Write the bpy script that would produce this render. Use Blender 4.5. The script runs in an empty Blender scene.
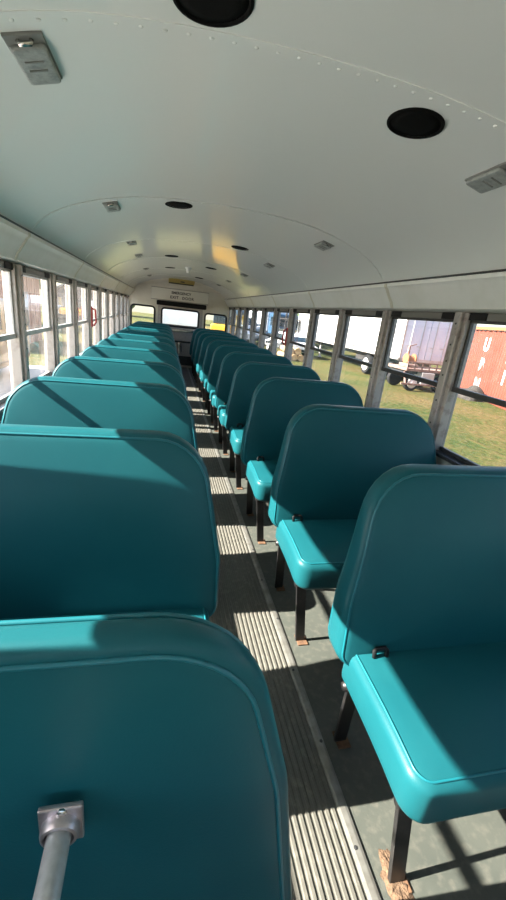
import bpy, bmesh, math, random
from mathutils import Vector, Matrix
random.seed(4)
SC = bpy.context.scene
COL = SC.collection
PI = math.pi

# ---------------------------------------------------------------- materials
def mat(name, col, rough=0.5, metal=0.0, spec=0.5, coat=0.0, noise=None, bump=None, var=0.0):
    m = bpy.data.materials.new(name); m.use_nodes = True
    nt = m.node_tree; b = nt.nodes['Principled BSDF']
    b.inputs['Base Color'].default_value = (*col, 1)
    b.inputs['Roughness'].default_value = rough
    b.inputs['Metallic'].default_value = metal
    b.inputs['Specular IOR Level'].default_value = spec
    b.inputs['Coat Weight'].default_value = coat
    b.inputs['Coat Roughness'].default_value = 0.1
    tc = nt.nodes.new('ShaderNodeTexCoord')
    if noise:
        scale, col2, lo, hi = noise
        n = nt.nodes.new('ShaderNodeTexNoise'); n.inputs['Scale'].default_value = scale
        n.inputs['Detail'].default_value = 6; n.inputs['Roughness'].default_value = 0.62
        r = nt.nodes.new('ShaderNodeValToRGB')
        r.color_ramp.elements[0].position = lo; r.color_ramp.elements[0].color = (*col, 1)
        r.color_ramp.elements[1].position = hi; r.color_ramp.elements[1].color = (*col2, 1)
        nt.links.new(tc.outputs['Object'], n.inputs['Vector'])
        nt.links.new(n.outputs['Fac'], r.inputs['Fac'])
        nt.links.new(r.outputs['Color'], b.inputs['Base Color'])
    if bump:
        scale, strength, dist = bump
        n2 = nt.nodes.new('ShaderNodeTexNoise'); n2.inputs['Scale'].default_value = scale
        n2.inputs['Detail'].default_value = 4
        bp = nt.nodes.new('ShaderNodeBump'); bp.inputs['Strength'].default_value = strength
        bp.inputs['Distance'].default_value = dist
        nt.links.new(tc.outputs['Object'], n2.inputs['Vector'])
        nt.links.new(n2.outputs['Fac'], bp.inputs['Height'])
        nt.links.new(bp.outputs['Normal'], b.inputs['Normal'])
    return m

def glass_mat(name, dust, dustcol=(0.8, 0.78, 0.75), tint=(0.95, 0.97, 0.97)):
    """window pane: clear, mirror-like at grazing angles, with a film of dust"""
    m = bpy.data.materials.new(name); m.use_nodes = True
    nt = m.node_tree
    for n in list(nt.nodes): nt.nodes.remove(n)
    out = nt.nodes.new('ShaderNodeOutputMaterial')
    tr = nt.nodes.new('ShaderNodeBsdfTransparent'); tr.inputs['Color'].default_value = (*tint, 1)
    gl = nt.nodes.new('ShaderNodeBsdfGlossy'); gl.inputs['Roughness'].default_value = 0.02
    lw = nt.nodes.new('ShaderNodeLayerWeight'); lw.inputs['Blend'].default_value = 0.5
    pw = nt.nodes.new('ShaderNodeMath'); pw.operation = 'POWER'; pw.inputs[1].default_value = 5.0
    fr = nt.nodes.new('ShaderNodeMath'); fr.operation = 'MULTIPLY_ADD'; fr.inputs[1].default_value = 0.93; fr.inputs[2].default_value = 0.09
    nt.links.new(lw.outputs['Facing'], pw.inputs[0]); nt.links.new(pw.outputs[0], fr.inputs[0])
    mx = nt.nodes.new('ShaderNodeMixShader')
    nt.links.new(fr.outputs[0], mx.inputs[0]); nt.links.new(tr.outputs[0], mx.inputs[1]); nt.links.new(gl.outputs[0], mx.inputs[2])
    tl = nt.nodes.new('ShaderNodeBsdfTranslucent'); tl.inputs['Color'].default_value = (*dustcol, 1)
    tc = nt.nodes.new('ShaderNodeTexCoord')
    nz = nt.nodes.new('ShaderNodeTexNoise'); nz.inputs['Scale'].default_value = 7; nz.inputs['Detail'].default_value = 5
    mr = nt.nodes.new('ShaderNodeMapRange'); mr.inputs[1].default_value = 0.35; mr.inputs[2].default_value = 0.7
    mr.inputs[3].default_value = dust * 0.4; mr.inputs[4].default_value = dust * 1.6
    nt.links.new(tc.outputs['Object'], nz.inputs['Vector']); nt.links.new(nz.outputs['Fac'], mr.inputs[0])
    m2 = nt.nodes.new('ShaderNodeMixShader')
    nt.links.new(mr.outputs[0], m2.inputs[0]); nt.links.new(mx.outputs[0], m2.inputs[1]); nt.links.new(tl.outputs[0], m2.inputs[2])
    nt.links.new(m2.outputs[0], out.inputs[0])
    return m

M = {}
M['vinyl'] = mat('teal_vinyl', (0.006, 0.076, 0.094), 0.4, spec=0.2, noise=(3.0, (0.009, 0.088, 0.104), 0.35, 0.7), bump=(260, 0.18, 0.0012))
M['piping'] = mat('teal_piping', (0.006, 0.12, 0.15), 0.38)
M['black'] = mat('black_metal', (0.012, 0.012, 0.013), 0.4, noise=(40, (0.03, 0.026, 0.024), 0.5, 0.75))
M['rubber'] = mat('black_rubber', (0.008, 0.008, 0.009), 0.6, spec=0.3)
M['rust'] = mat('rust', (0.07, 0.035, 0.02), 0.9, noise=(60, (0.16, 0.085, 0.045), 0.35, 0.65), bump=(120, 0.6, 0.004))
M['rustpile'] = mat('rust_flakes', (0.075, 0.045, 0.027), 0.95, noise=(70, (0.16, 0.1, 0.06), 0.35, 0.65), bump=(160, 1.0, 0.006))
M['ceil'] = mat('ceiling_paint', (0.82, 0.84, 0.82), 0.3, spec=0.5, coat=0.6, bump=(1.3, 0.2, 0.02))
M['trim'] = mat('trim_paint', (0.88, 0.88, 0.86), 0.35, noise=(5, (0.82, 0.82, 0.78), 0.45, 0.7))
M['beige'] = mat('bulkhead_paint', (0.74, 0.71, 0.62), 0.45, noise=(4, (0.66, 0.62, 0.52), 0.4, 0.7))
M['panel'] = mat('white_panel', (0.76, 0.74, 0.66), 0.45)
M['wall'] = mat('wall_panel', (0.3, 0.33, 0.31), 0.5, noise=(6, (0.24, 0.27, 0.26), 0.4, 0.7))
M['alu'] = mat('window_aluminium', (0.46, 0.42, 0.39), 0.42, metal=0.2, noise=(25, (0.33, 0.27, 0.24), 0.5, 0.75))
M['alu_r'] = mat('post_grey', (0.36, 0.345, 0.345), 0.42, metal=0.2, noise=(25, (0.2, 0.17, 0.165), 0.5, 0.75))
M['sash'] = mat('sash_dark', (0.045, 0.047, 0.05), 0.4, metal=0.3, noise=(30, (0.1, 0.1, 0.1), 0.5, 0.8))
M['sash_lit'] = mat('sash_sunlit', (0.45, 0.45, 0.44), 0.4, metal=0.3, noise=(30, (0.2, 0.19, 0.18), 0.5, 0.8))  # paler copy of the sash colour, sunlight painted into the left frames
M['toprail'] = mat('sash_top_grey', (0.2, 0.195, 0.185), 0.45, metal=0.3)
M['chrome'] = mat('chrome', (0.62, 0.6, 0.58), 0.22, metal=1.0, noise=(30, (0.42, 0.39, 0.36), 0.4, 0.75))
M['pole'] = mat('dull_steel', (0.6, 0.6, 0.59), 0.28, metal=0.5, noise=(35, (0.45, 0.45, 0.43), 0.4, 0.7))
M['galv'] = mat('plate_steel', (0.6, 0.55, 0.56), 0.38, metal=0.9, noise=(40, (0.45, 0.38, 0.38), 0.4, 0.7))
M['grille'] = mat('speaker_black', (0.004, 0.004, 0.004), 0.8, spec=0.1, bump=(400, 0.6, 0.002))
M['lens'] = mat('light_lens', (0.36, 0.38, 0.37), 0.3, noise=(50, (0.22, 0.235, 0.23), 0.4, 0.7), bump=(150, 0.5, 0.003))
M['lens_base'] = mat('light_base', (0.2, 0.2, 0.19), 0.4)
M['red'] = mat('red_plastic', (0.45, 0.03, 0.025), 0.35)
M['yellow'] = mat('yellow_decal', (0.5, 0.36, 0.06), 0.5, noise=(30, (0.4, 0.3, 0.08), 0.4, 0.7))
M['ink'] = mat('dark_ink', (0.03, 0.03, 0.025), 0.6)
M['glass_r'] = glass_mat('glass_dimming', 0.02, tint=(.66, .67, .68))  # tint added to dim the bright view through the right panes
M['glass_l'] = glass_mat('glass_dusty', 0.034, (0.85, 0.78, 0.74))
M['glass_e'] = glass_mat('glass_rear', 0.02)
M['strip'] = mat('metal_strip', (0.3, 0.3, 0.28), 0.4, metal=0.6, noise=(20, (0.2, 0.19, 0.17), 0.4, 0.7))
M['white'] = mat('trailer_white', (0.8, 0.8, 0.8), 0.4)
M['dwhite'] = mat('dirty_white', (0.62, 0.6, 0.58), 0.6, noise=(3, (0.45, 0.42, 0.4), 0.4, 0.7))
M['pblue'] = mat('pale_blue_panel', (0.6, 0.68, 0.8), 0.5, noise=(1.5, (0.72, 0.76, 0.82), 0.35, 0.65))
M['rustedge'] = mat('worn_frame', (0.5, 0.42, 0.36), 0.6, noise=(3, (0.62, 0.58, 0.54), 0.4, 0.65))
M['tyre'] = mat('tyre', (0.015, 0.015, 0.016), 0.8)
M['rim'] = mat('wheel_rim', (0.66, 0.65, 0.62), 0.45, metal=0.2)
M['under'] = mat('chassis', (0.03, 0.03, 0.034), 0.6, noise=(8, (0.09, 0.08, 0.07), 0.4, 0.7))
M['contred'] = mat('container_red', (0.19, 0.042, 0.024), 0.6, noise=(2.2, (0.23, 0.062, 0.038), 0.35, 0.7))
M['contedge'] = mat('container_post', (0.34, 0.15, 0.07), 0.55)
M['letter'] = mat('white_letter', (0.8, 0.79, 0.76), 0.6)
M['rustbar'] = mat('rusty_bars', (0.24, 0.13, 0.1), 0.8, noise=(5, (0.4, 0.3, 0.26), 0.35, 0.7))
M['stone'] = mat('boulder', (0.03, 0.026, 0.023), 0.9, noise=(6, (0.07, 0.062, 0.055), 0.35, 0.7), bump=(9, 0.8, 0.05))
M['carwhite'] = mat('car_white', (0.7, 0.72, 0.74), 0.3, coat=0.5)
M['cargrey'] = mat('car_grey', (0.12, 0.15, 0.2), 0.3, coat=0.5)
M['carblue'] = mat('cab_blue', (0.045, 0.12, 0.22), 0.35, coat=0.5)
M['carglass'] = mat('car_glass', (0.02, 0.035, 0.05), 0.1)
M['busyellow'] = mat('machine_yellow', (0.75, 0.42, 0.03), 0.4)
M['tan'] = mat('tan_paint', (0.5, 0.28, 0.11), 0.45, noise=(3, (0.58, 0.36, 0.18), 0.4, 0.7))
M['log'] = mat('straw_logs', (0.4, 0.26, 0.13), 0.9, noise=(4, (0.55, 0.42, 0.26), 0.4, 0.7))
M['barn'] = mat('barn_boards', (0.3, 0.15, 0.11), 0.8, noise=(1.6, (0.42, 0.25, 0.19), 0.35, 0.7))
M['greywood'] = mat('grey_boards', (0.25, 0.22, 0.2), 0.85, noise=(3, (0.36, 0.32, 0.3), 0.35, 0.7))
M['roofgrey'] = mat('roof_grey', (0.24, 0.24, 0.25), 0.7)
M['leaf'] = mat('leaf_green', (0.05, 0.1, 0.025), 0.8, noise=(3, (0.09, 0.14, 0.04), 0.4, 0.65))

def floor_mat(name, c1, c2, c3):
    m = mat(name, c1, 0.55, noise=(5, c2, 0.38, 0.68), bump=(90, 0.25, 0.002))
    nt = m.node_tree; b = nt.nodes['Principled BSDF']
    tc = nt.nodes['Texture Coordinate']
    n = nt.nodes.new('ShaderNodeTexNoise'); n.inputs['Scale'].default_value = 38; n.inputs['Detail'].default_value = 8
    r = nt.nodes.new('ShaderNodeValToRGB'); r.color_ramp.elements[0].position = 0.5; r.color_ramp.elements[1].position = 0.72
    nt.links.new(tc.outputs['Object'], n.inputs['Vector']); nt.links.new(n.outputs['Fac'], r.inputs['Fac'])
    src = b.inputs['Base Color'].links[0].from_socket
    mx = nt.nodes.new('ShaderNodeMix'); mx.data_type = 'RGBA'
    mx.inputs[7].default_value = (*c3, 1)
    nt.links.new(r.outputs['Color'], mx.inputs[0]); nt.links.new(src, mx.inputs[6]); nt.links.new(mx.outputs[2], b.inputs['Base Color'])
    return m
M['floor'] = floor_mat('floor_vinyl', (0.06, 0.067, 0.059), (0.072, 0.078, 0.068), (0.1, 0.1, 0.086))
M['runner'] = floor_mat('runner_rubber', (0.094, 0.092, 0.08), (0.117, 0.112, 0.098), (0.155, 0.147, 0.126))

def grass_mat():
    m = mat('grass', (0.16, 0.19, 0.05), 0.9, spec=0.1)
    nt = m.node_tree; b = nt.nodes['Principled BSDF']; tc = nt.nodes['Texture Coordinate']
    def nz(scale, d):
        n = nt.nodes.new('ShaderNodeTexNoise'); n.inputs['Scale'].default_value = scale; n.inputs['Detail'].default_value = d
        nt.links.new(tc.outputs['Object'], n.inputs['Vector']); return n
    a = nz(0.35, 3); f = nz(6, 8)
    r = nt.nodes.new('ShaderNodeValToRGB')
    r.color_ramp.elements[0].position = 0.36; r.color_ramp.elements[0].color = (0.036, 0.066, 0.016, 1)
    r.color_ramp.elements[1].position = 0.62; r.color_ramp.elements[1].color = (0.135, 0.1, 0.043, 1)
    e = r.color_ramp.elements.new(0.48); e.color = (0.082, 0.084, 0.026, 1)
    ad = nt.nodes.new('ShaderNodeMath'); ad.operation = 'ADD'
    mu = nt.nodes.new('ShaderNodeMath'); mu.operation = 'MULTIPLY'; mu.inputs[1].default_value = 0.5
    mu2 = nt.nodes.new('ShaderNodeMath'); mu2.operation = 'MULTIPLY'; mu2.inputs[1].default_value = 0.5
    nt.links.new(a.outputs['Fac'], mu.inputs[0]); nt.links.new(f.outputs['Fac'], mu2.inputs[0])
    nt.links.new(mu.outputs[0], ad.inputs[0]); nt.links.new(mu2.outputs[0], ad.inputs[1])
    nt.links.new(ad.outputs[0], r.inputs['Fac']); nt.links.new(r.outputs['Color'], b.inputs['Base Color'])
    bp = nt.nodes.new('ShaderNodeBump'); bp.inputs['Strength'].default_value = 0.9; bp.inputs['Distance'].default_value = 0.08
    nt.links.new(f.outputs['Fac'], bp.inputs['Height']); nt.links.new(bp.outputs['Normal'], b.inputs['Normal'])
    return m
M['grass'] = grass_mat()
M['bounce'] = mat('bounce_gravel', (0.62, 0.58, 0.53), 0.9, noise=(9, (0.5, 0.47, 0.43), 0.4, 0.65), bump=(60, 0.7, 0.02))  # pale ground colour added to reflect sunlight up to the ceiling

# ---------------------------------------------------------------- object helpers
def tag(o, label=None, cat=None, group=None, kind=None):
    if label: o['label'] = label
    if cat: o['category'] = cat
    if group: o['group'] = group
    if kind: o['kind'] = kind
    return o
def obj(name, bm, m, parent=None, smooth=False):
    me = bpy.data.meshes.new(name)
    bmesh.ops.recalc_face_normals(bm, faces=bm.faces[:])
    if smooth:
        for f in bm.faces: f.smooth = True
    bm.to_mesh(me); bm.free()
    me.materials.append(M[m] if isinstance(m, str) else m)
    if smooth == 'auto':
        try: me.set_sharp_from_angle(angle=math.radians(38))
        except Exception: pass
    o = bpy.data.objects.new(name, me); COL.objects.link(o)
    if parent: o.parent = parent
    return o
def empty(name, loc=(0, 0, 0), rz=0.0):
    o = bpy.data.objects.new(name, None); COL.objects.link(o)
    o.location = loc; o.rotation_euler = (0, 0, rz); o.empty_display_size = 0.1
    return o
def copy_tree(o, parent=None):
    c = o.copy(); COL.objects.link(c)
    if parent: c.parent = parent
    for ch in list(o.children): copy_tree(ch, c)
    return c
def struct(o): o['kind'] = 'structure'; return o
def B(): return bmesh.new()
def box(bm, x0, x1, y0, y1, z0, z1, bev=0.0, mtx=None):
    r = bmesh.ops.create_cube(bm, size=1.0)
    vs = r['verts']
    for v in vs:
        v.co = Vector((x0 + (v.co.x + .5) * (x1 - x0), y0 + (v.co.y + .5) * (y1 - y0), z0 + (v.co.z + .5) * (z1 - z0)))
    if bev > 0:
        es = list({e for v in vs for e in v.link_edges})
        rr = bmesh.ops.bevel(bm, geom=es, offset=bev, segments=2, affect='EDGES', profile=0.5)
        vs = list({v for f in rr['faces'] for v in f.verts} | {v for v in vs if v.is_valid})
    if mtx is not None: bmesh.ops.transform(bm, matrix=mtx, verts=[v for v in vs if v.is_valid])
    return bm
def bar(bm, a, b, w, t, up=Vector((0, 0, 1)), bev=0.0):
    """rectangular bar from a to b; w along side, t along the third axis"""
    a = Vector(a); b = Vector(b); d = (b - a); L = d.length; d.normalize()
    s = d.cross(Vector(up))
    if s.length < 1e-4: s = d.cross(Vector((1, 0, 0)))
    s.normalize(); n = s.cross(d)
    mt = Matrix((( s.x, d.x, n.x, a.x), (s.y, d.y, n.y, a.y), (s.z, d.z, n.z, a.z), (0, 0, 0, 1)))
    box(bm, -w / 2, w / 2, 0, L, -t / 2, t / 2, bev, mt)
def tube(bm, pts, r, n=8, closed=False, caps=True):
    pts = [Vector(p) for p in pts]; N = len(pts); rings = []
    prev = None
    for i, p in enumerate(pts):
        if closed: d = pts[(i + 1) % N] - pts[i - 1]
        else: d = pts[min(i + 1, N - 1)] - pts[max(i - 1, 0)]
        d.normalize()
        if prev is None:
            u = d.orthogonal().normalized()
        else:
            u = prev - d * prev.dot(d); u.normalize()
        prev = u; w = d.cross(u)
        rr = r[i] if isinstance(r, (list, tuple)) else r
        rings.append([bm.verts.new(p + (u * math.cos(2 * PI * k / n) + w * math.sin(2 * PI * k / n)) * rr) for k in range(n)])
    for i in range(N if closed else N - 1):
        a = rings[i]; b = rings[(i + 1) % N]
        for k in range(n): bm.faces.new((a[k], a[(k + 1) % n], b[(k + 1) % n], b[k]))
    if caps and not closed:
        bm.faces.new(rings[0][::-1]); bm.faces.new(rings[-1])
def disc_stack(bm, rings, n=24, cap0=True, cap1=True, mtx=None):
    """lathe about z: rings = [(r, z)]"""
    R = []
    for r, z in rings:
        ring = []
        for k in range(n):
            v = Vector((r * math.cos(2 * PI * k / n), r * math.sin(2 * PI * k / n), z))
            if mtx is not None: v = mtx @ v
            ring.append(bm.verts.new(v))
        R.append(ring)
    for a, b in zip(R[:-1], R[1:]):
        for k in range(n): bm.faces.new((a[k], a[(k + 1) % n], b[(k + 1) % n], b[k]))
    if cap0: bm.faces.new(R[0][::-1])
    if cap1: bm.faces.new(R[-1])
def prof(bm, pts, y0, y1, closed=False):
    """extrude an (x, z) polyline along y"""
    a = [bm.verts.new((x, y0, z)) for x, z in pts]; b = [bm.verts.new((x, y1, z)) for x, z in pts]
    n = len(pts)
    for i in range(n if closed else n - 1):
        j = (i + 1) % n; bm.faces.new((a[i], a[j], b[j], b[i]))
    if closed: bm.faces.new(a[::-1]); bm.faces.new(b)
def round_poly(pts, radii, seg=8):
    out = []; n = len(pts)
    for i in range(n):
        p = Vector(pts[i]); a = Vector(pts[i - 1]); b = Vector(pts[(i + 1) % n]); r = radii[i]
        if r <= 0: out.append(p); continue
        da = (a - p).normalized(); db = (b - p).normalized()
        ang = da.angle(db); d = r / math.tan(ang / 2)
        c = p + (da + db).normalized() * (r / math.sin(ang / 2))
        s = p + da * d - c; e = p + db * d - c
        a0 = math.atan2(s.y, s.x); a1 = math.atan2(e.y, e.x); dl = a1 - a0
        while dl > PI: dl -= 2 * PI
        while dl < -PI: dl += 2 * PI
        for k in range(seg + 1):
            t = a0 + dl * k / seg; out.append(c + Vector((math.cos(t), math.sin(t))) * r)
    return out
def densify(pts, step):
    out = []
    for i in range(len(pts)):
        a = pts[i]; b = pts[(i + 1) % len(pts)]
        k = max(1, int((b - a).length / step))
        for j in range(k): out.append(a.lerp(b, j / k))
    return out
def inset(pts, d):
    """offset a CCW outline inwards by d (vertex normals)"""
    n = len(pts); out = []
    for i in range(n):
        t = pts[(i + 1) % n] - pts[i - 1]
        nn = Vector((-t.y, t.x)); nn.normalize(); out.append(pts[i] + nn * d)
    return out
def pillow(bm, outline, th, er, mapf, bulge=0.0, bulge_back=0.0):
    """rounded slab: outline CCW in (u,v), thickness th with edge radius er; mapf(u,v,w) -> xyz, w from 0 (front) to th (back)"""
    cx = sum(p.x for p in outline) / len(outline); cy = sum(p.y for p in outline) / len(outline)
    c = Vector((cx, cy)); rings = []
    full = inset(outline, er)
    K = 4
    def scaled(s): return [c + (p - c) * s for p in full]
    for s in (0.15, 0.45, 0.75, 0.92): rings.append((scaled(s), -bulge * (1 - s ** 2.2)))
    for k in range(K + 1):
        t = PI / 2 * k / K
        rings.append((inset(outline, er * (1 - math.sin(t))), er * (1 - math.cos(t))))
    for k in range(K + 1):
        t = PI / 2 * k / K
        rings.append((inset(outline, er * (1 - math.cos(t))), th - er + er * math.sin(t)))
    for s in (0.92, 0.75, 0.45, 0.15): rings.append((scaled(s), th + bulge_back * (1 - s ** 2.2)))
    R = [[bm.verts.new(mapf(p.x, p.y, w)) for p in r] for r, w in rings]
    n = len(outline)
    for a, b in zip(R[:-1], R[1:]):
        for k in range(n): bm.faces.new((a[k], a[(k + 1) % n], b[(k + 1) % n], b[k]))
    bm.faces.new(R[0][::-1]); bm.faces.new(R[-1])
def text_mesh(name, s, size, m, mtx, parent=None, ext=0.002, align='CENTER', sp=1.0, bold=0.0):
    cu = bpy.data.curves.new(name, 'FONT'); cu.body = s; cu.size = size; cu.extrude = ext
    cu.align_x = align; cu.align_y = 'CENTER'; cu.space_character = sp; cu.offset = bold
    t = bpy.data.objects.new(name + '_c', cu); COL.objects.link(t)
    dg = bpy.context.evaluated_depsgraph_get()
    me = bpy.data.meshes.new_from_object(t.evaluated_get(dg)); me.name = name
    bpy.data.objects.remove(t); bpy.data.curves.remove(cu)
    me.materials.clear(); me.materials.append(M[m])
    me.transform(mtx)
    o = bpy.data.objects.new(name, me); COL.objects.link(o)
    if parent: o.parent = parent
    return o

# ---------------------------------------------------------------- dimensions (camera stands at x = 0, y = 0)
XL, XR, XC = -0.80, 1.43, 0.315
YF, YE = -2.0, 9.70
ZS, ZR, ZH = 0.765, 1.09, 1.45          # window sill, meeting rail, header
POSTS = [1.80 + 0.71 * k for k in range(-5, 12)]   # last one stands at the end wall
GZ = -0.95                               # ground outside

# ---------------------------------------------------------------- setting
bm = B(); box(bm, XL - .05, XR + .05, YF, YE, -0.06, 0.0)
struct(obj('floor', bm, 'floor'))

def strip_wall(name, xa, xb):
    bm = B(); box(bm, xa, xb, YF, YE, 0, ZS - 0.02)
    o = struct(obj(name, bm, 'wall'))
    bm = B(); box(bm, xa, xb, YF, YE, ZH, ZH + 0.35)
    obj('header', bm, 'wall', o)
    return o
wl = strip_wall('wall_left', XL - 0.05, XL)
wr = strip_wall('wall_right', XR, XR + 0.05)
# blank bay beside the emergency door
for o_, x in ((wl, XL - 0.05), (wr, XR)):
    bm = B(); box(bm, x, x + .05, 9.63, YE, ZS - .02, ZH); obj('corner_panel', bm, 'beige', o_)
# window sills
for nm, x0, x1 in (('trim_1', XL - .045, XL + .035), ('trim_2', XR - .035, XR + .045)):
    bm = B(); box(bm, x0, x1, YF, YE, ZS - .02, ZS, .004)
    struct(obj(nm, bm, 'sash' if x0 > 0 else 'sash_lit'))

ARCH = [(0, 1.88), (.1, 1.879), (.2, 1.876), (.3, 1.870), (.4, 1.861), (.5, 1.848), (.6, 1.827), (.68, 1.806), (.735, 1.787), (.80, 1.764), (.855, 1.738), (.90, 1.713), (.935, 1.687), (.97, 1.655), (1.0, 1.612)]
def arch_z(off):
    off = abs(off)
    for (a, za), (b, zb) in zip(ARCH[:-1], ARCH[1:]):
        if a <= off <= b: return za + (zb - za) * (off - a) / (b - a)
    return ARCH[-1][1]
def arch_n(off):
    d = 0.01; s = (arch_z(off + d) - arch_z(off - d)) / (2 * d)
    return Vector((s, 0, -1)).normalized()      # pointing down into the bus
arch_pts = [(XC - o, z) for o, z in ARCH[::-1]] + [(XC + o, z) for o, z in ARCH[1:]]
bm = B()
outer = [(x, z + .03) for x, z in arch_pts]
SEAMS = [1.055 + 1.42 * k for k in range(-2, 6)]
cuts = [YF] + SEAMS + [YE]
for i, (a, b) in enumerate(zip(cuts[:-1], cuts[1:])):
    dz = 0.0 if i % 2 else -0.0015
    prof(bm, [(x, z + dz) for x, z in arch_pts] + outer[::-1], a, b, True)
ceil = struct(obj('ceiling', bm, 'ceil', None, 'auto'))
# lapped, riveted sheet seams
for y in SEAMS:
    bm = B()
    off = [-0.985 + 1.97 * k / 44 for k in range(45)]
    lo = [(XC + o, arch_z(o)) for o in off]
    prof(bm, [(x, z - .0035) for x, z in lo] + [(x, z + .004) for x, z in lo[::-1]], y, y + .045, True)
    for k in range(41):
        o = -0.96 + 1.92 * k / 40
        p = Vector((XC + o, y + .024, arch_z(o) - .0035)); n = arch_n(o)
        q = n.to_track_quat('Z', 'Y').to_matrix().to_4x4(); q.translation = p
        disc_stack(bm, [(.0055, -.001), (.0045, .0014), (.0025, .0024)], 8, mtx=q)
    obj('seam_strip', bm, 'ceil', ceil, 'auto')

# moulded headliner trim over the windows
for nm, s in (('trim_3', -1), ('trim_4', 1)):
    bm = B()
    P = [(1.012, 1.640), (1.000, 1.606), (0.992, 1.602), (0.992, 1.585), (1.006, 1.572), (1.012, 1.560), (1.028, 1.535), (1.052, 1.500), (1.060, 1.480), (1.066, 1.468), (1.075, 1.464), (1.116, 1.452), (1.135, 1.450), (1.135, 1.64)]
    prof(bm, [(XC + s * a, z) for a, z in P], YF, YE, True)
    t = struct(obj(nm, bm, 'trim', None, 'auto'))
    bm = B(); tube(bm, [(XC + s * .994, YF + .01, 1.6085), (XC + s * .994, 9.3, 1.6085)], .0045, 6); obj('cove_bead', bm, 'sash', t)
    for y in [POSTS[0] + 1.42 * k - 0.1 for k in range(0, 8)]:
        bm = B()
        Q = [(a - .003, z - .001) for a, z in P[2:10]]
        prof(bm, [(XC + s * a, z) for a, z in Q] + [(XC + s * (a + .006), z + .002) for a, z in Q[::-1]], y, y + .028, True)
        obj('joint_strap', bm, 'beige', t)

# window posts
def post(nm, x, s, y):
    """s = +1: wall to the right, posts protrude towards -x"""
    bm = B()
    d = 0.05
    xa, xb = (x - d, x + .04) if s > 0 else (x - .04, x + d)
    box(bm, xa, xb, y - .024, y + .024, ZS, ZH + .004, .006)
    o = struct(obj(nm, bm, 'alu_r' if s > 0 else 'alu'))
    for sy in (-1, 1):                          # sash channels beside the post
        bm = B()
        xi = (x - .032, x + .03) if s > 0 else (x - .03, x + .032)
        box(bm, xi[0], xi[1], y + sy * .036 - .013, y + sy * .036 + .013, ZS, ZH + .002, .003)
        obj('sash_channel', bm, 'alu_r' if s > 0 else 'alu', o)
    bm = B()
    for z in (1.40, 1.30, 1.22, 1.15, 1.02, .9):
        xs = x - d if s > 0 else x + d
        q = Matrix.Rotation(-s * PI / 2, 4, 'Y'); q.translation = (xs, y, z)
        disc_stack(bm, [(.006, -.002), (.005, .002), (.002, .003)], 8, mtx=q)
    obj('screws', bm, 'sash', o)
    return o
tn = 5
for x, s in ((XL, -1), (XR, 1)):
    for y in POSTS[:-1]:
        post('trim_%d' % tn, x, s, y); tn += 1

# side windows
def window(nm, x, s, y0, y1, left):
    e = struct(empty(nm, (x, (y0 + y1) / 2, ZS)))
    hw = (y1 - y0) / 2
    fr = 'sash_lit' if left else 'sash'
    def at(a): return s * a                     # positive a = outwards
    def bx(bm, a0, a1, ya, yb, za, zb, bev=.003):
        u0, u1 = sorted((at(a0), at(a1))); box(bm, u0, u1, ya, yb, za - ZS, zb - ZS, bev)
    bm = B(); bx(bm, -.018, .004, -hw, hw, ZR - .013, ZR + .013); obj('meeting_rail', bm, fr, e)
    bm = B(); bx(bm, .004, .024, -hw, hw, ZS, ZS + .022); obj('bottom_rail', bm, fr, e)
    bm = B(); bx(bm, -.022, .004, -hw + .11, hw - .11, ZH - .03, ZH + .003); obj('top_rail', bm, 'toprail', e)
    for sy in (-1, 1):
        bm = B(); y_ = sy * (hw - .055); bx(bm, -.026, .004, y_ - .055, y_ + .055, ZH - .03, ZH + .003, .003); obj('latch', bm, 'rubber', e)
    bm = B()
    for sy in (-1, 1): bx(bm, -.014, .002, sy * hw - (.012 if sy > 0 else 0), sy * hw + (0 if sy > 0 else .012), ZR, ZH - .02, .002)
    bx(bm, -.014, .002, -hw, hw, ZH - .043, ZH - .028, .002)
    obj('sash_frame', bm, fr, e)
    g = 'glass_l' if left else 'glass_r'
    bm = B(); vs = [bm.verts.new((at(-.006), a, b - ZS)) for a, b in ((-hw, ZR), (hw, ZR), (hw, ZH), (-hw, ZH))]; bm.faces.new(vs); obj('upper_pane', bm, g, e)
    bm = B(); vs = [bm.verts.new((at(.014), a, b - ZS)) for a, b in ((-hw, ZS), (hw, ZS), (hw, ZR), (-hw, ZR))]; bm.faces.new(vs); obj('lower_pane', bm, g, e)
    return e
wn = 1
for x, s in ((XL, -1), (XR, 1)):
    for a, b in zip(POSTS[:-1], POSTS[1:]):
        window('window_%d' % wn, x, s, a + .049, b - .049, s < 0); wn += 1

# far end wall with two windows and the emergency door
WIN_L = (-.745, -.235, .735, 1.29); WIN_R = (.885, 1.385, .735, 1.265); DOOR = (-.17, .83, 0.0, 1.33); DWIN = (-.085, .745, .905, 1.285)
bm = B()
def wq(x0, x1, z0, z1): box(bm, x0, x1, YE, YE + .06, z0, z1)
wq(XL - .05, WIN_L[0], 0, 1.5); wq(WIN_L[0], WIN_L[1], 0, WIN_L[2]); wq(WIN_L[0], WIN_L[1], WIN_L[3], 1.5)
wq(WIN_L[1], DOOR[0], 0, 1.5); wq(DOOR[0], DOOR[1], DOOR[3], 1.5); wq(DOOR[1], WIN_R[0], 0, 1.5)
wq(WIN_R[0], WIN_R[1], 0, WIN_R[2]); wq(WIN_R[0], WIN_R[1], WIN_R[3], 1.5); wq(WIN_R[1], XR + .05, 0, 1.5)
ew = struct(obj('wall_end', bm, 'beige'))
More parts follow.
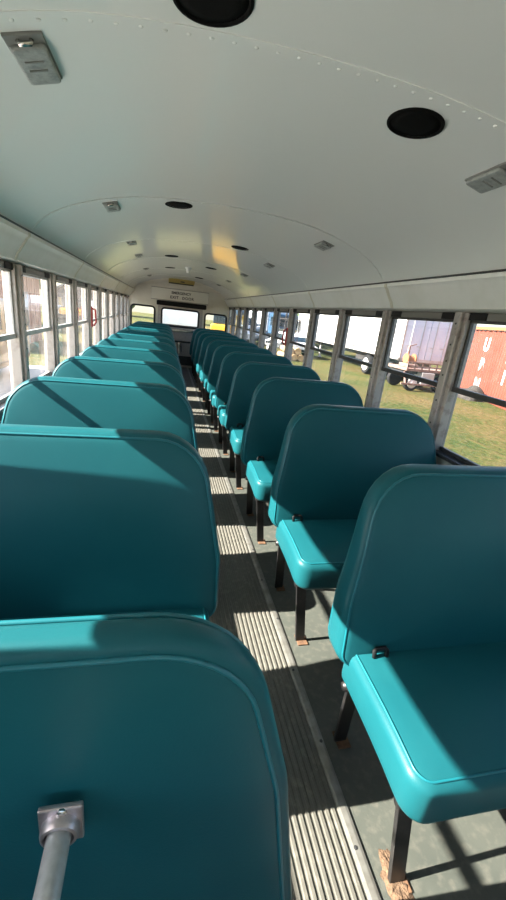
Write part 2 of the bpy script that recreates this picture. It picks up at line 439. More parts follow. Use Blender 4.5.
# front bulkhead with the windscreen, behind the camera
bm = B()
def fq(x0, x1, z0, z1): box(bm, x0, x1, YF - .06, YF, z0, z1)
fq(XL - .05, XR + .05, 0, .88); fq(XL - .05, XR + .05, 1.58, 1.95); fq(XL - .05, -.68, .88, 1.58); fq(1.31, XR + .05, .88, 1.58); fq(.29, .34, .88, 1.58)
struct(obj('wall_front', bm, 'beige'))
# sloping cap between end wall and ceiling
bm = B()
prof_pts = [(YE + .03, 1.49), (YE, 1.5), (YE, 1.73), (9.62, 1.80), (9.4, 1.852), (9.1, 1.876), (8.8, 1.886)]
cols = [XC - 1.11 + 2.22 * k / 28 for k in range(29)]
grid = []
for yy, zz in prof_pts:
    row = []
    for x in cols:
        top = arch_z(x - XC) + .004
        row.append(bm.verts.new((x, yy, min(zz, top))))
    grid.append(row)
for r0, r1 in zip(grid[:-1], grid[1:]):
    for k in range(28): bm.faces.new((r0[k], r0[k + 1], r1[k + 1], r1[k]))
struct(obj('trim_60', bm, 'beige', None, 'auto'))

def rwindow(nm, r, parent=None, y=YE):
    x0, x1, z0, z1 = r
    cx, cz = (x0 + x1) / 2, (z0 + z1) / 2
    e = struct(empty(nm, (cx, y, cz)))
    if parent: e.parent = parent
    o = [Vector((p.x - cx, p.y - cz)) for p in round_poly([(x0, z0), (x1, z0), (x1, z1), (x0, z1)], [.07] * 4, 6)]
    bm = B(); tube(bm, [(p.x, -.004, p.y) for p in inset(o, .004)], .02, 8, True); obj('gasket', bm, 'rubber', e, True)
    # fill the corners outside the rounded gasket
    bm = B()
    for sx in (-1, 1):
        for sz in (-1, 1):
            c = bm.verts.new((sx * (x1 - x0) / 2, .012, sz * (z1 - z0) / 2))
            pts = [p for p in o if p.x * sx > (x1 - x0) / 2 - .0705 and p.y * sz > (z1 - z0) / 2 - .0705]
            vs = [bm.verts.new((p.x, .012, p.y)) for p in pts]
            for a, b in zip(vs[:-1], vs[1:]): bm.faces.new((c, a, b))
    obj('corner_filler', bm, 'beige', e)
    bm = B(); bm.faces.new([bm.verts.new((p.x, .008, p.y)) for p in o]); obj('pane', bm, 'glass_e', e)
    return e
rwindow('window_%d' % wn, WIN_L); rwindow('window_%d' % (wn + 1), WIN_R)
door = struct(empty('door_1', ((DOOR[0] + DOOR[1]) / 2, YE, 0)))
dc = (DOOR[0] + DOOR[1]) / 2
bm = B()
def dq(x0, x1, z0, z1): box(bm, x0 - dc, x1 - dc, .005, .055, z0, z1)
dq(DOOR[0], DOOR[1], 0, DWIN[2]); dq(DOOR[0], DOOR[1], DWIN[3], DOOR[3]); dq(DOOR[0], DWIN[0], DWIN[2], DWIN[3]); dq(DWIN[1], DOOR[1], DWIN[2], DWIN[3])
dl = obj('door_panel', bm, 'alu', door)
o_ = round_poly([(DWIN[0] - dc, DWIN[2]), (DWIN[1] - dc, DWIN[2]), (DWIN[1] - dc, DWIN[3]), (DWIN[0] - dc, DWIN[3])], [.06] * 4, 6)
bm = B(); tube(bm, [(p.x, .002, p.y) for p in inset(o_, .004)], .02, 8, True); obj('window_gasket', bm, 'rubber', door, True)
bm = B(); bm.faces.new([bm.verts.new((p.x, .03, p.y)) for p in o_]); obj('door_pane', bm, 'glass_e', door)
bm = B(); box(bm, -.42, .42, -.03, .006, .80, .855, .008); obj('push_bar', bm, 'chrome', door)
bm = B(); box(bm, -.40, .40, -.012, .006, .56, .60, .004); obj('brace', bm, 'sash', door)
bm = B(); box(bm, -.03, .03, -.035, .006, .30, .56, .01); tube(bm, [(0, -.02, .5), (.05, -.06, .48), (.06, -.06, .36)], .012, 8); obj('latch_handle', bm, 'chrome', door)
bm = B(); box(bm, -.40, .40, -.01, .006, .05, .26, .004); obj('kick_plate', bm, 'sash', door)
# padded header over the door
bm = B(); box(bm, -.20 - .35, 1.0 - .45, -.075, 0, -.05, .05, .02)
hp = obj('head_pad', bm, 'rubber'); hp.location = (.35, YE, 1.385); tag(hp, 'long black padded bar above the middle window at the far end', 'pad')
# notice panel
np_ = empty('notice_panel', (.31, YE - .006, 1.60))
np_.location = (.31, YE - .004, 1.575)
bm = B(); box(bm, -.63, .63, -.008, .002, -.125, .125, .003); obj('panel', bm, 'panel', np_)
bm = B(); tube(bm, [(-.63, -.009, -.125), (.63, -.009, -.125), (.63, -.009, .125), (-.63, -.009, .125)], .006, 6, True); obj('edge_bead', bm, 'greywood', np_)
RX = Matrix.Rotation(PI / 2, 4, 'X')
text_mesh('lettering', 'EMERGENCY', .075, 'ink', Matrix.Translation((.02, -.0095, .045)) @ RX, np_, .001, bold=.002)
for w_, x_ in (('EXIT', -.13), ('DOOR', .17)): text_mesh('lettering', w_, .08, 'ink', Matrix.Translation((x_, -.0095, -.05)) @ RX, np_, .001, sp=1.15, bold=.002)
tag(np_, 'pale notice panel with two lines of dark lettering above the far door', 'sign')
yd = empty('warning_decal', (.31, 9.26, 1.852)); yd.rotation_euler = (math.radians(80), 0, 0)
bm = B(); box(bm, -.27, .27, -.012, -.006, -.26, .26, .002); obj('plate', bm, 'yellow', yd)
bm = B(); box(bm, -.26, .26, -.014, -.011, -.24, -.14); obj('dark_band', bm, 'ink', yd)
bm = B(); q = Matrix.Rotation(PI / 2, 4, 'X'); q.translation = (.02, -.011, .0); disc_stack(bm, [(.05, 0), (.05, .003)], 16, mtx=q); obj('dark_dot', bm, 'ink', yd)
tag(yd, 'yellow warning plate with dark dot high above the far door', 'sign')

# ---------------------------------------------------------------- aisle floor
rx0, rx1 = .178, .535
bm = B()
pts = [(rx0, 0.0)]; n = 18; pw = (rx1 - rx0) / n
for k in range(n):
    x = rx0 + k * pw
    pts += [(x + pw * .1, .004), (x + pw * .2, .0085), (x + pw * .62, .0085), (x + pw * .72, .004), (x + pw, .004)]
pts += [(rx1, 0.0)]
prof(bm, pts, YF, YE - .02, True)
rn = obj('aisle_runner', bm, 'runner'); tag(rn, 'ribbed rubber runner along the middle of the aisle floor', 'floor runner')
for nm, xs in (('edge_strip', .553), ('edge_strip', .16)):
    e = empty(nm, (xs, 3.8, 0))
    bm = B(); L = 5.6
    prof(bm, [(-.018, 0), (-.016, .006), (-.008, .0085), (.008, .0085), (.016, .006), (.018, 0)], -5.8, 5.85, True); obj('strip', bm, 'strip', e)
    for k in range(40):
        bm = B(); disc_stack(bm, [(.006, .007), (.005, .0105), (.002, .011)], 8)
        s_ = obj('screw', bm, 'sash', e); s_.location = ((.006 if k % 2 else -.004), -5.5 + .285 * k, 0)
    tag(e, 'screwed metal strip on the right edge of the ribbed runner' if xs > .3 else 'metal floor strip hidden under the aisle ends of the left seats', 'floor strip')

# ---------------------------------------------------------------- bench seats
def recl(z):                                    # backrest front face: y at height z (top front edge at y = 0)
    return -.24 * (.97 - z) - .02 * math.sin(PI * max(0, min(1, (z - .42) / .55)))
def back_outline(HW):
    pts = [(-HW, .375), (HW, .375), (HW - .005, .58), (HW - .075, .96), (-HW + .075, .96), (-HW + .005, .58)]
    o = round_poly([Vector(p) for p in pts], [.05, .05, .3, .17, .17, .3], 7)
    return densify(o, .07)
def make_seat(aisle, label, HW):
    """aisle = -1 for seats right of the aisle (aisle on their -x side), +1 for the left row"""
    root = empty('bench_seat')
    tag(root, label, 'seat', 'teal vinyl bench seats in two rows')
    ol = back_outline(HW)
    bm = B()
    def mp(u, v, w):
        th = .075 + .045 * max(0, min(1, (.85 - v) / .4))
        return Vector((u, recl(v) + w / .1 * th, v))
    pillow(bm, ol, .1, .03, mp, .016, .004)
    back = obj('backrest', bm, 'vinyl', root, True)
    rim = inset(ol, .012)
    bm = B(); tube(bm, [mp(p.x, p.y, .006) for p in rim], .0038, 6, True); obj('piping', bm, 'piping', back, True)
    bm = B(); tube(bm, [mp(p.x, p.y, .094) for p in rim], .0038, 6, True); obj('piping', bm, 'piping', back, True)
    # cushion
    co = round_poly([Vector(p) for p in [(-HW + .026, -.488), (HW - .026, -.488), (HW - .036, -.085), (-HW + .036, -.085)]], [.055, .055, .03, .03], 7)
    co = densify(co, .06)
    def mc(u, v, w):
        droop = .012 * ((-.3 - v) / .185) ** 2 if v < -.3 else 0
        top = .424 + .006 * math.cos((v + .3) * 6) - droop
        return Vector((u, v, top - w))
    bm = B(); pillow(bm, co, .125, .026, mc, .009, 0)
    cu = obj('seat_cushion', bm, 'vinyl', root, True)
    rim = inset(co, .034)
    bm = B(); tube(bm, [mc(p.x, p.y, .0015) for p in inset(co, .018)], .0032, 6, True); obj('piping', bm, 'piping', cu, True)
    # frame under the cushion and behind the backrest
    bm = B()
    for y in (-.43, -.12): tube(bm, [(-HW + .04, y, .291), (HW - .04, y, .291)], .0125, 8)
    tube(bm, [(aisle * (HW - .2), -.43, .291), (aisle * (HW - .2), -.02, .305)], .0125, 8)
    tube(bm, [(-aisle * (HW - .05), -.43, .291), (-aisle * (HW - .05), -.02, .305)], .0125, 8)
    obj('seat_frame', bm, 'black', root, True)
    lx = aisle * (HW - .10)
    # legs
    def leg(y0, y1, nm='leg'):
        bm = B(); bar(bm, (lx + aisle * .03, y0, .3), (lx, y1, .006), .014, .042, up=(aisle, 0, 0), bev=.002)
        o = obj(nm, bm, 'black', root)
        bm = B(); box(bm, lx - .016, lx + .03, y1 - .03, y1 + .03, 0, .006, .002); obj('foot_plate', bm, 'rust', o)
        return o
    leg(-.42, -.445); leg(-.13, -.085)
    bm = B(); tube(bm, [(-aisle * (HW - .03), -.43, .291), (-aisle * (HW - .015), -.43, .291)], .014, 8); box(bm, -aisle * (HW - .02) - .012, -aisle * (HW - .02) + .012, -.46, -.05, .26, .305, .003)
    obj('wall_bracket', bm, 'black', root)
    # belt loop at the crease
    if aisle > 0: return root
    bx_ = aisle * (HW - .12); y_ = recl(.443) - .022
    bm = B(); tube(bm, [(bx_ - .02, y_, .425), (bx_ - .02, y_ + .006, .449), (bx_ - .015, y_ + .007, .455), (bx_ + .015, y_ + .007, .455), (bx_ + .02, y_ + .006, .449), (bx_ + .02, y_, .425)], .0065, 8)
    obj('belt_loop', bm, 'rubber', root, True)
    return root
ORD = ['nearest', 'second', 'third', 'fourth', 'fifth', 'sixth', 'seventh', 'eighth', 'ninth', 'tenth', 'eleventh']
CR, CL = .972, -.27
PITCH = .81
protoR = make_seat(-1, 'x', .445); protoL = make_seat(1, 'x', .475)
for k in range(11):
    o = protoR if k == 0 else copy_tree(protoR)
    o.location = (CR, .95 + .80 * k, 0)
    o['label'] = 'nearest teal bench seat right of the aisle, cut off by the right edge' if k == 0 else ('%s teal bench seat from the camera in the row right of the aisle' % ORD[k] if k < 10 else 'farthest teal bench seat right of the aisle, by the far end wall')
    p = protoL if k == 0 else copy_tree(protoL)
    p.location = (CL, 1.18 + PITCH * k, 0)
    p['label'] = 'big teal bench seat left of the aisle, directly behind the padded barrier' if k == 0 else ('%s teal bench seat left of the aisle, counting back from the padded barrier' % ORD[k] if k < 10 else 'farthest teal bench seat left of the aisle, by the far end wall')

def crust(seat, rx, ry):
    leg_ = [c for c in seat.children if c.name.startswith('leg') and not c.name.startswith('leg_brace')][0]
    bm = B(); c = bm.verts.new((-.345, -.455, .007)); ring = []; ring2 = []
    for k in range(40):
        a = 2 * PI * k / 40; r = 1 + random.uniform(-.14, .14)
        ring.append(bm.verts.new((-.345 + rx * .6 * r * math.cos(a), -.455 + ry * .6 * r * math.sin(a), .0055 + random.uniform(0, .004))))
        r += random.uniform(-.05, .05)
        ring2.append(bm.verts.new((-.345 + rx * r * math.cos(a), -.455 + ry * r * math.sin(a), .0004)))
    for k in range(40):
        j = (k + 1) % 40; bm.faces.new((c, ring[k], ring[j])); bm.faces.new((ring[k], ring2[k], ring2[j], ring[j]))
    obj('rust_crust', bm, 'rustpile', leg_)
crust(protoR, .034, .07)
# ---------------------------------------------------------------- padded barrier with grab rail
ba = empty('padded_barrier', (-.265, .414, 0)); tag(ba, 'padded teal barrier panel with piped edge in the left foreground, steel rail bolted on', 'barrier')
bo = round_poly([Vector(p) for p in [(-.485, .18), (.565, .18), (.495, .6), (.40, .924), (-.43, .924), (-.47, .6)]], [.05, .05, .4, .19, .19, .4], 9)
bo = densify(bo, .06)
def mb(u, v, w): return Vector((u, w, v))
bm = B(); pillow(bm, bo, .056, .02, mb, .012, .008)
pan = obj('padding', bm, 'vinyl', ba, True)
bm = B(); tube(bm, [mb(p.x, p.y, -.001) for p in inset(bo, .024)], .0042, 8, True); obj('piping', bm, 'piping', pan, True)
bm = B(); tube(bm, [mb(p.x, p.y, .059) for p in inset(bo, .01)], .0042, 8, True); obj('piping', bm, 'piping', pan, True)
for x in (-.42, .40):
    bm = B(); tube(bm, [(x, .02, 0.0), (x, .02, .35)], .016, 10); box(bm, x - .04, x + .04, -.02, .06, 0, .006, .002); obj('leg', bm, 'black', ba, True)
gr = empty('grab_rail', (-.113, .384, .653)); tag(gr, 'round steel grab rail on a square flange, bottom left corner', 'rail')
Rm = Matrix.Rotation(PI / 2, 4, 'X')
bm = B(); box(bm, -.028, .028, -.004, .004, -.034, .034, .002); pl = obj('flange_plate', bm, 'galv', gr)
bm = B(); q = Rm.copy(); disc_stack(bm, [(.025, .003), (.025, .013), (.023, .018), (.019, .019), (.017, .008)], 28, mtx=q); obj('collar', bm, 'galv', gr, 'auto')
bm = B(); q = Matrix.Translation((.002, 0, .0275)) @ Rm; disc_stack(bm, [(.0068, .003), (.0068, .006), (.005, .0075), (.0015, .0078)], 16, mtx=q); obj('screw', bm, 'chrome', pl, 'auto')
bm = B(); tube(bm, [(0, -.004, 0), (0, -.2, -.002), (0, -.5, -.004), (0, -.74, -.006), (0, -.80, -.03), (0, -.82, -.09), (0, -.82, -.60)], .0155, 20); obj('rail', bm, 'pole', gr, 'auto')
bm = B(); q = Matrix.Translation((0, -.82, -.612)); disc_stack(bm, [(.035, -.008), (.035, 0), (.02, .01)], 20, mtx=q); obj('foot_flange', bm, 'galv', gr)

# ---------------------------------------------------------------- ceiling fittings
def orient(off, y, gap=.0):
    n = arch_n(off); q = Matrix.Identity(4)
    xax = Vector((-n.z, 0, n.x)); yax = Vector((0, 1, 0))
    q.col[0][:3] = (-xax.x, 0, -xax.z) if xax.x < 0 else (xax.x, 0, xax.z)
    q.col[1][:3] = yax; zax = Vector(q.col[0][:3]).cross(yax); q.col[2][:3] = zax
    q.translation = Vector((XC + off, y, arch_z(off))) + n * gap
    return q
sp0 = None
SPK = [(-.25, .965, 'cut off by the top edge'), (.325, 1.20, 'nearest on the right'), (-.263, 2.60, 'behind the second riveted seam'), (.29, 3.77, 'second on the right'), (-.27, 5.1, 'third from the top edge near mid line'), (-.27, 6.6, 'fourth from the top edge near mid line'), (.26, 5.87, 'third on the right'), (.26, 7.92, 'farthest on the right')]
def make_speaker():
    e = empty('ceiling_speaker')
    bm = B(); disc_stack(bm, [(.076, .002), (.076, -.004), (.07, -.006), (.066, -.002)], 32, cap1=False); obj('ring', bm, 'grille', e, 'auto')
    bm = B(); disc_stack(bm, [(.067, -.0015), (.045, -.004), (.015, -.005)], 32); obj('grille', bm, 'grille', e, True)
    return e
for off, y, d in SPK:
    e = make_speaker() if sp0 is None else copy_tree(sp0)
    sp0 = sp0 or e
    e.matrix_world = orient(off, y, .001)
    tag(e, 'round black ceiling speaker, ' + d, 'speaker', 'round black ceiling speakers')
def make_light():
    e = empty('dome_light')
    bm = B(); box(bm, -.04, .04, -.09, .09, -.005, .002, .002); obj('base', bm, 'lens_base', e)
    ol = round_poly([Vector(p) for p in [(-.037, -.06), (.037, -.06), (.037, .086), (-.037, .086)]], [.01] * 4, 4)
    bm = B(); pillow(bm, densify(ol, .03), .012, .005, lambda u, v, w: Vector((u, v, -.015 + w)), .001, 0); l = obj('lens', bm, 'lens', e, True)
    for k in range(2):
        bm = B(); box(bm, -.02, .02, -.02 + .035 * k, -.015 + .035 * k, -.018, -.015, .0); obj('moulded_rib', bm, 'lens_base', l)
    bm = B(); tube(bm, [(-.014, -.075, -.005), (-.011, -.075, -.012), (.011, -.075, -.012), (.014, -.075, -.005)], .005, 8); obj('bulb_clip', bm, 'chrome', e, True)
    return e
li0 = None
for k, (off, y) in enumerate([(-.62, 1.21), (-.625, 2.64), (-.625, 4.03), (-.62, 5.0), (-.62, 6.7), (-.62, 8.1), (.655, 1.26), (.665, 2.72), (.655, 4.16), (.655, 5.5), (.655, 6.9), (.655, 8.2)]):
    e = make_light() if li0 is None else copy_tree(li0)
    li0 = li0 or e
    e.matrix_world = orient(off, y, .001)
    i = k % 6
    side = 'left' if k < 6 else 'right'
    tag(e, '%s unlit grey dome light from the camera on the %s of the ceiling' % (ORD[i], side), 'light', 'dome lights along the ceiling')
# small vent cowl seen near the far end
bm = B(); disc_stack(bm, [(.05, .0), (.05, -.01), (.03, -.03), (.025, -.07), (.01, -.075)], 16)
e = obj('ceiling_vent', bm, 'white', None, 'auto'); e.matrix_world = orient(-.02, 6.3, .0); tag(e, 'small white nozzle on the mid line of the far ceiling', 'vent')
# emergency window handles
for s, x, y, lab in ((-1, XL + .05, POSTS[9] - .0, 'red emergency release handle on a left window post'), (1, XR - .05, POSTS[9], 'red emergency release handle on a right window post')):
    e = empty('release_handle', (x, y, 1.14)); tag(e, lab, 'handle')
    bm = B(); box(bm, -.012, .012, -.02, .02, -.1, .1, .004); obj('plate', bm, 'red', e)
    bm = B(); tube(bm, [(-s * .012, 0, .08), (-s * .04, 0, .07), (-s * .045, 0, -.05), (-s * .02, 0, -.09)], .009, 8); obj('lever', bm, 'red', e, True)

# ---------------------------------------------------------------- outside
bm = B()
N = 40
for i in range(N + 1):
    for j in range(N + 1):
        x = -70 + 140 * i / N; y = -40 + 150 * j / N
        bm.verts.new((x, y, GZ + .03 * math.sin(x * .7) * math.cos(y * .5)))
bm.verts.ensure_lookup_table()
for i in range(N):
    for j in range(N):
        a = i * (N + 1) + j; bm.faces.new([bm.verts[k] for k in (a, a + 1, a + N + 2, a + N + 1)])
g = obj('grass_field', bm, 'grass', None, True); tag(g, kind='structure')

bm = B()
for a, b in ((-9.0, -1.3),):
    vs = [bm.verts.new(p) for p in ((a, -14, GZ + .045), (b, -14, GZ + .045), (b, 14, GZ + .045), (a, 14, GZ + .045))]; bm.faces.new(vs)
gl = obj('bounce_ground', bm, 'bounce'); struct(gl)  # added reflector beside the bus, brightens the ceiling through the left windows

def wheel(name, parent, loc, r=.5, w=.26, side=-1):
    m_ = Matrix.Rotation(PI / 2, 4, 'Y')
    bm = B(); disc_stack(bm, [(r * .6, -w / 2), (r * .93, -w / 2), (r, -w * .35), (r, w * .35), (r * .93, w / 2), (r * .6, w / 2)], 28, mtx=m_)
    t = obj(name, bm, 'tyre', parent, 'auto'); t.location = loc
    bm = B(); m2 = Matrix.Rotation(side * PI / 2, 4, 'Y')
    disc_stack(bm, [(r * .66, w / 2 + .004), (r * .62, w / 2 + .02), (r * .5, w / 2 - .01), (r * .25, w / 2 + .02), (r * .1, w / 2 + .04)], 24, mtx=m2)
    obj('rim', bm, 'rim', t, 'auto')
    return t
# white semi trailer
tr = empty('semi_trailer', (10.4, 16.8, GZ)); tag(tr, 'long white box semi trailer parked on the grass', 'trailer')
bm = B(); box(bm, 0, 2.55, 0, 15.5, 1.12, 4.05, .03); obj('box_body', bm, 'white', tr)
for a_, b_ in ((.07, 1.26), (1.29, 2.48)):
    bm = B(); box(bm, a_, b_, -.05, .02, 1.2, 3.95, .012); d_ = obj('rear_door', bm, 'pblue', tr)
    for x_ in (a_ + .3, a_ + .85):
        bm = B(); tube(bm, [(x_, -.075, 1.15), (x_, -.075, 3.95)], .02, 8); bar(bm, (x_, -.085, 1.75), (x_ - .2, -.085, 1.75), .03, .04); obj('lock_rod', bm, 'dwhite', d_)
bm = B()
for q_ in ((-.03, .07, 1.05, 4.07), (2.48, 2.58, 1.05, 4.07)): box(bm, q_[0], q_[1], -.06, .03, q_[2], q_[3], .01)
box(bm, -.03, 2.58, -.06, .03, 1.05, 1.2, .01); box(bm, -.03, 2.58, -.06, .03, 3.95, 4.07, .01)
obj('rear_frame', bm, 'rustedge', tr)
bm = B(); box(bm, -.015, .03, .1, 15.4, 1.10, 1.24, .01); obj('side_rail', bm, 'dwhite', tr)
for k in range(9):
    bm = B(); box(bm, -.03, .0, 1.4 + 1.6 * k, 1.65 + 1.6 * k, 1.27, 1.35, .01); obj('marker_light', bm, 'rustbar' if k % 2 else 'under', tr)
bm = B(); box(bm, .5, 2.0, .4, 14.5, .86, 1.12); box(bm, .35, 2.2, 1.0, 5.0, .62, .9)
obj('chassis', bm, 'under', tr)
for y in (1.75, 3.15):
    for x in (.25, 2.3): wheel('wheel', tr, (x, y, .5), .5, .4, -1 if x < 1 else 1)
for x in (.5, 2.0):
    bm = B(); box(bm, x - .07, x + .07, 10.9, 11.04, .05, 1.0, .01); box(bm, x - .14, x + .14, 10.8, 11.14, 0.0, .05, .01); obj('landing_leg', bm, 'dwhite', tr)
bm = B(); bar(bm, (.5, 11, .4), (2.0, 11, .9), .05, .05); bar(bm, (.3, 10.97, .55), (.3, 12.4, .75), .05, .05); obj('landing_brace', bm, 'dwhite', tr)
# red container
ct = empty('shipping_container', (14.03, 17.62, GZ)); ct.rotation_euler = (0, 0, math.atan2(-.314, .949)); ct.rotation_euler.z = -math.atan2(-.314, -.949) + PI
uu = Vector((-.314, -.949)); ang = math.atan2(uu.y, uu.x) + PI / 2
ct.rotation_euler.z = ang                        # local -y runs along the face towards the viewer, +x goes away
tag(ct, 'orange red shipping container with white capital letters down its side', 'container')
LEN, HGT, DEP = 12.2, 2.9, 2.44
bm = B()
pts = []
yv = -.16
while yv > -LEN + .3:
    for a, b in ((0, .05), (.07, .05), (.10, .085), (.17, .085), (.2, .05)):
        pts.append((b, yv - a))
    yv -= .2
base = [bm.verts.new((x, y, .16)) for x, y in pts]; topv = [bm.verts.new((x, y, HGT - .12)) for x, y in pts]
for i in range(len(pts) - 1): bm.faces.new((base[i], base[i + 1], topv[i + 1], topv[i]))
obj('side_sheet', bm, 'contred', ct)
bm = B(); box(bm, .1, DEP, -LEN + .05, -.05, .1, HGT - .03); obj('body', bm, 'contred', ct)
for y in (-.09, -LEN + .09):
    for x in (.09, DEP - .09):
        bm = B(); box(bm, x - .09, x + .09, y - .09, y + .09, .0, HGT, .012); obj('corner_post', bm, 'contedge', ct)
for z in (.08, HGT - .06):
    bm = B(); box(bm, .0, .1, -LEN, 0, z - .07, z + .06, .01); obj('side_beam', bm, 'contedge' if z > 1 else 'contred', ct)
bm = B()
for k in range(26): box(bm, .005, .02, -.4 - .45 * k, -.62 - .45 * k, HGT - .16, HGT - .12)
obj('roof_slots', bm, 'under', ct)
lm = Matrix.Rotation(-PI / 2, 4, 'Z') @ Matrix.Rotation(PI / 2, 4, 'X')
for s_, zz, ch in ((2.81, 2.16, 'U'), (2.83, 1.33, 'B'), (2.86, .5, 'N'), (4.95, 1.86, 'L'), (4.95, 1.05, 'I')):
    text_mesh('letter', ch, .72, 'letter', Matrix.Translation((.044, -s_, zz)) @ lm, ct, .004, bold=.03)
# boulder
bm = B(); bmesh.ops.create_icosphere(bm, subdivisions=4, radius=1)
for v in bm.verts:
    d = v.co.copy(); f = 1 + .13 * math.sin(d.x * 3 + 1) * math.cos(d.y * 4) + .08 * math.sin(d.z * 7 + d.x * 5)
    v.co = Vector((d.x * .48 * f, d.y * .55 * f, max(-.1, d.z * .47 * f)))
bo_ = obj('boulder', bm, 'stone', None, True); bo_.location = (12.25, 13.95, GZ + .04); tag(bo_, 'grey brown rock lying in the grass before the red container', 'rock')
# low utility trailer with gear, crosswise behind the white trailer
fb = empty('utility_trailer', (9.75, 15.0, GZ)); tag(fb, 'low rusty utility trailer between the white trailer and the red container', 'trailer')
bm = B(); box(bm, 0, 2.1, 0, 1.5, .82, .92, .01); obj('deck', bm, 'rustbar', fb)
bm = B()
for z in (1.02, 1.18): bar(bm, (0, .0, z), (2.1, .0, z), .04, .05)
for k in range(7): bar(bm, (.03 + .34 * k, .0, .9), (.03 + .34 * k, .0, 1.2), .04, .05)
obj('side_rail', bm, 'rustbar', fb)
bm = B(); box(bm, .75, 1.35, -.05, .55, .28, .8, .02); obj('tool_box', bm, 'dwhite', fb)
bm = B(); box(bm, .1, 2.0, .3, 1.3, .68, .82); obj('chassis', bm, 'under', fb)
for x in (.4, 1.75):
    for y in (.1, 1.4):
        w_ = wheel('wheel', fb, (x, y, .34), .34, .2); w_.rotation_euler.z = PI / 2 if y < 1 else -PI / 2
bm = B(); bar(bm, (-.2, -.12, .3), (2.2, -.12, .3), .06, .07); bar(bm, (.0, -.12, .3), (.05, .2, .75), .05, .05); bar(bm, (2.0, -.12, .3), (2.0, .2, .75), .05, .05); obj('side_guard', bm, 'rustbar', fb)
wi = empty('rusty_winch', (10.25, 15.7, GZ + .925)); tag(wi, 'rusty orange winch standing on the utility trailer', 'machine')
bm = B(); box(bm, -.25, .25, -.35, .35, 0, .14, .02); obj('bed_plate', bm, 'rustbar', wi)
bm = B(); q = Matrix.Rotation(PI / 2, 4, 'Y'); q.translation = (-.2, 0, .34); disc_stack(bm, [(.22, 0), (.22, .05), (.13, .05), (.13, .35), (.22, .35), (.22, .4)], 20, mtx=q); obj('drum', bm, 'contedge', wi, 'auto')
bm = B(); bar(bm, (0, .2, .1), (0, .2, .85), .08, .08); bar(bm, (0, .2, .85), (.3, .2, .95), .05, .05); obj('mast', bm, 'rustbar', wi)
# parked vehicles further away
def car(name, loc, rz, body, label, h=1.45, L=4.5, van=False):
    e = empty(name, loc, rz); tag(e, label, 'car')
    W = .88
    if van: side = [(-L / 2, .35), (L / 2, .35), (L / 2, .95), (L / 2 - .8, 1.1), (L / 2 - 1.5, h), (-L / 2 + .1, h), (-L / 2, 1.0)]
    else: side = [(-L / 2, .35), (L / 2, .35), (L / 2, .75), (L / 2 - 1.1, .93), (L / 2 - 1.75, h), (-L / 2 + 1.1, h), (-L / 2 + .45, .98), (-L / 2, .9)]
    o = round_poly([Vector(p) for p in side], [.1] * len(side), 4)
    bm = B()
    pillow(bm, o, 2 * W, .12, lambda u, v, w: Vector((w - W, u, v)), 0, 0)
    obj('body', bm, body, e, True)
    bm = B()
    if van: gl = [(-L / 2 + .3, 1.05), (L / 2 - .95, 1.12), (L / 2 - 1.5, h - .12), (-L / 2 + .3, h - .12)]
    else: gl = [(-L / 2 + .7, 1.0), (L / 2 - 1.3, .98), (L / 2 - 1.85, h - .09), (-L / 2 + 1.2, h - .09)]
    for sx in (-1, 1):
        a = [bm.verts.new((sx * (W + .004), y, z)) for y, z in gl]; bm.faces.new(a)
    f0 = side[3]; f1 = side[4]
    fa = Vector((0, f0[0] + .03, f0[1] + .05)); fb_ = Vector((0, f1[0] + .08, f1[1] - .03)); 
    a = [bm.verts.new((x, p.y, p.z + .02)) for x, p in ((-W + .15, fa), (W - .15, fa), (W - .2, fb_), (-W + .2, fb_))]; bm.faces.new(a)
    r0 = (side[6] if not van else (-L / 2 + .02, 1.05)); r1 = side[5]
    a = [bm.verts.new((x, yy - .04, zz)) for x, yy, zz in ((-W + .15, r0[0], r0[1] + .04), (W - .15, r0[0], r0[1] + .04), (W - .2, r1[0], r1[1] - .06), (-W + .2, r1[0], r1[1] - .06))]; bm.faces.new(a)
    obj('glazing', bm, 'carglass', e)
    for y in (-L / 2 + .85, L / 2 - .85):
        for sx in (-1, 1): wheel('wheel', e, (sx * (W - .08), y, .33), .33, .2, -1 if sx < 0 else 1)
    bm = B(); box(bm, -W + .1, W - .1, -L / 2 - .05, -L / 2 + .1, .4, .55, .03); obj('bumper', bm, 'rubber', e)
    return e
car('parked_car', (8.3, 27.5, GZ), .1, 'carwhite', 'white parked car seen through the right windows past the seats')
car('parked_car', (7.3, 35.4, GZ), .12, 'cargrey', 'dark grey parked car behind the white one')
car('parked_van', (7.6, 44, GZ), .1, 'carwhite', 'white van far back beyond the right windows', 2.1, 5.2, True)
# blue truck cabs in line
def truck(loc, rz, label):
    e = empty('box_truck', loc, rz); tag(e, label, 'truck')
    bm = B(); box(bm, -1.2, 1.2, 0, 2.2, .8, 2.7, .12); obj('cab', bm, 'carblue', e)
    bm = B(); box(bm, -1.05, 1.05, -.02, .03, 1.6, 2.45, .02); box(bm, -1.22, -1.18, .4, 1.6, 1.6, 2.4, .02); obj('windscreen', bm, 'carglass', e)
    bm = B(); box(bm, -.9, .9, -.06, .02, .85, 1.45, .02); obj('radiator_grille', bm, 'chrome', e)
    bm = B(); box(bm, -1.25, 1.25, 2.4, 8.6, 1.0, 3.7, .04); obj('cargo_box', bm, 'pblue', e)
    bm = B(); box(bm, -.6, .6, .2, 8.4, .6, 1.0); obj('chassis', bm, 'under', e)
    bm = B(); box(bm, -1.2, 1.2, -.12, .1, .45, .8, .03); obj('bumper', bm, 'carwhite', e)
    for y in (1.0, 7.0):
        for sx in (-1, 1): wheel('wheel', e, (sx * 1.02, y, .48), .48, .3, -1 if sx < 0 else 1)
    return e
truck((11.2, 37.5, GZ), .12, 'blue cabbed truck with pale box, nearest of the two trucks beyond the cars')
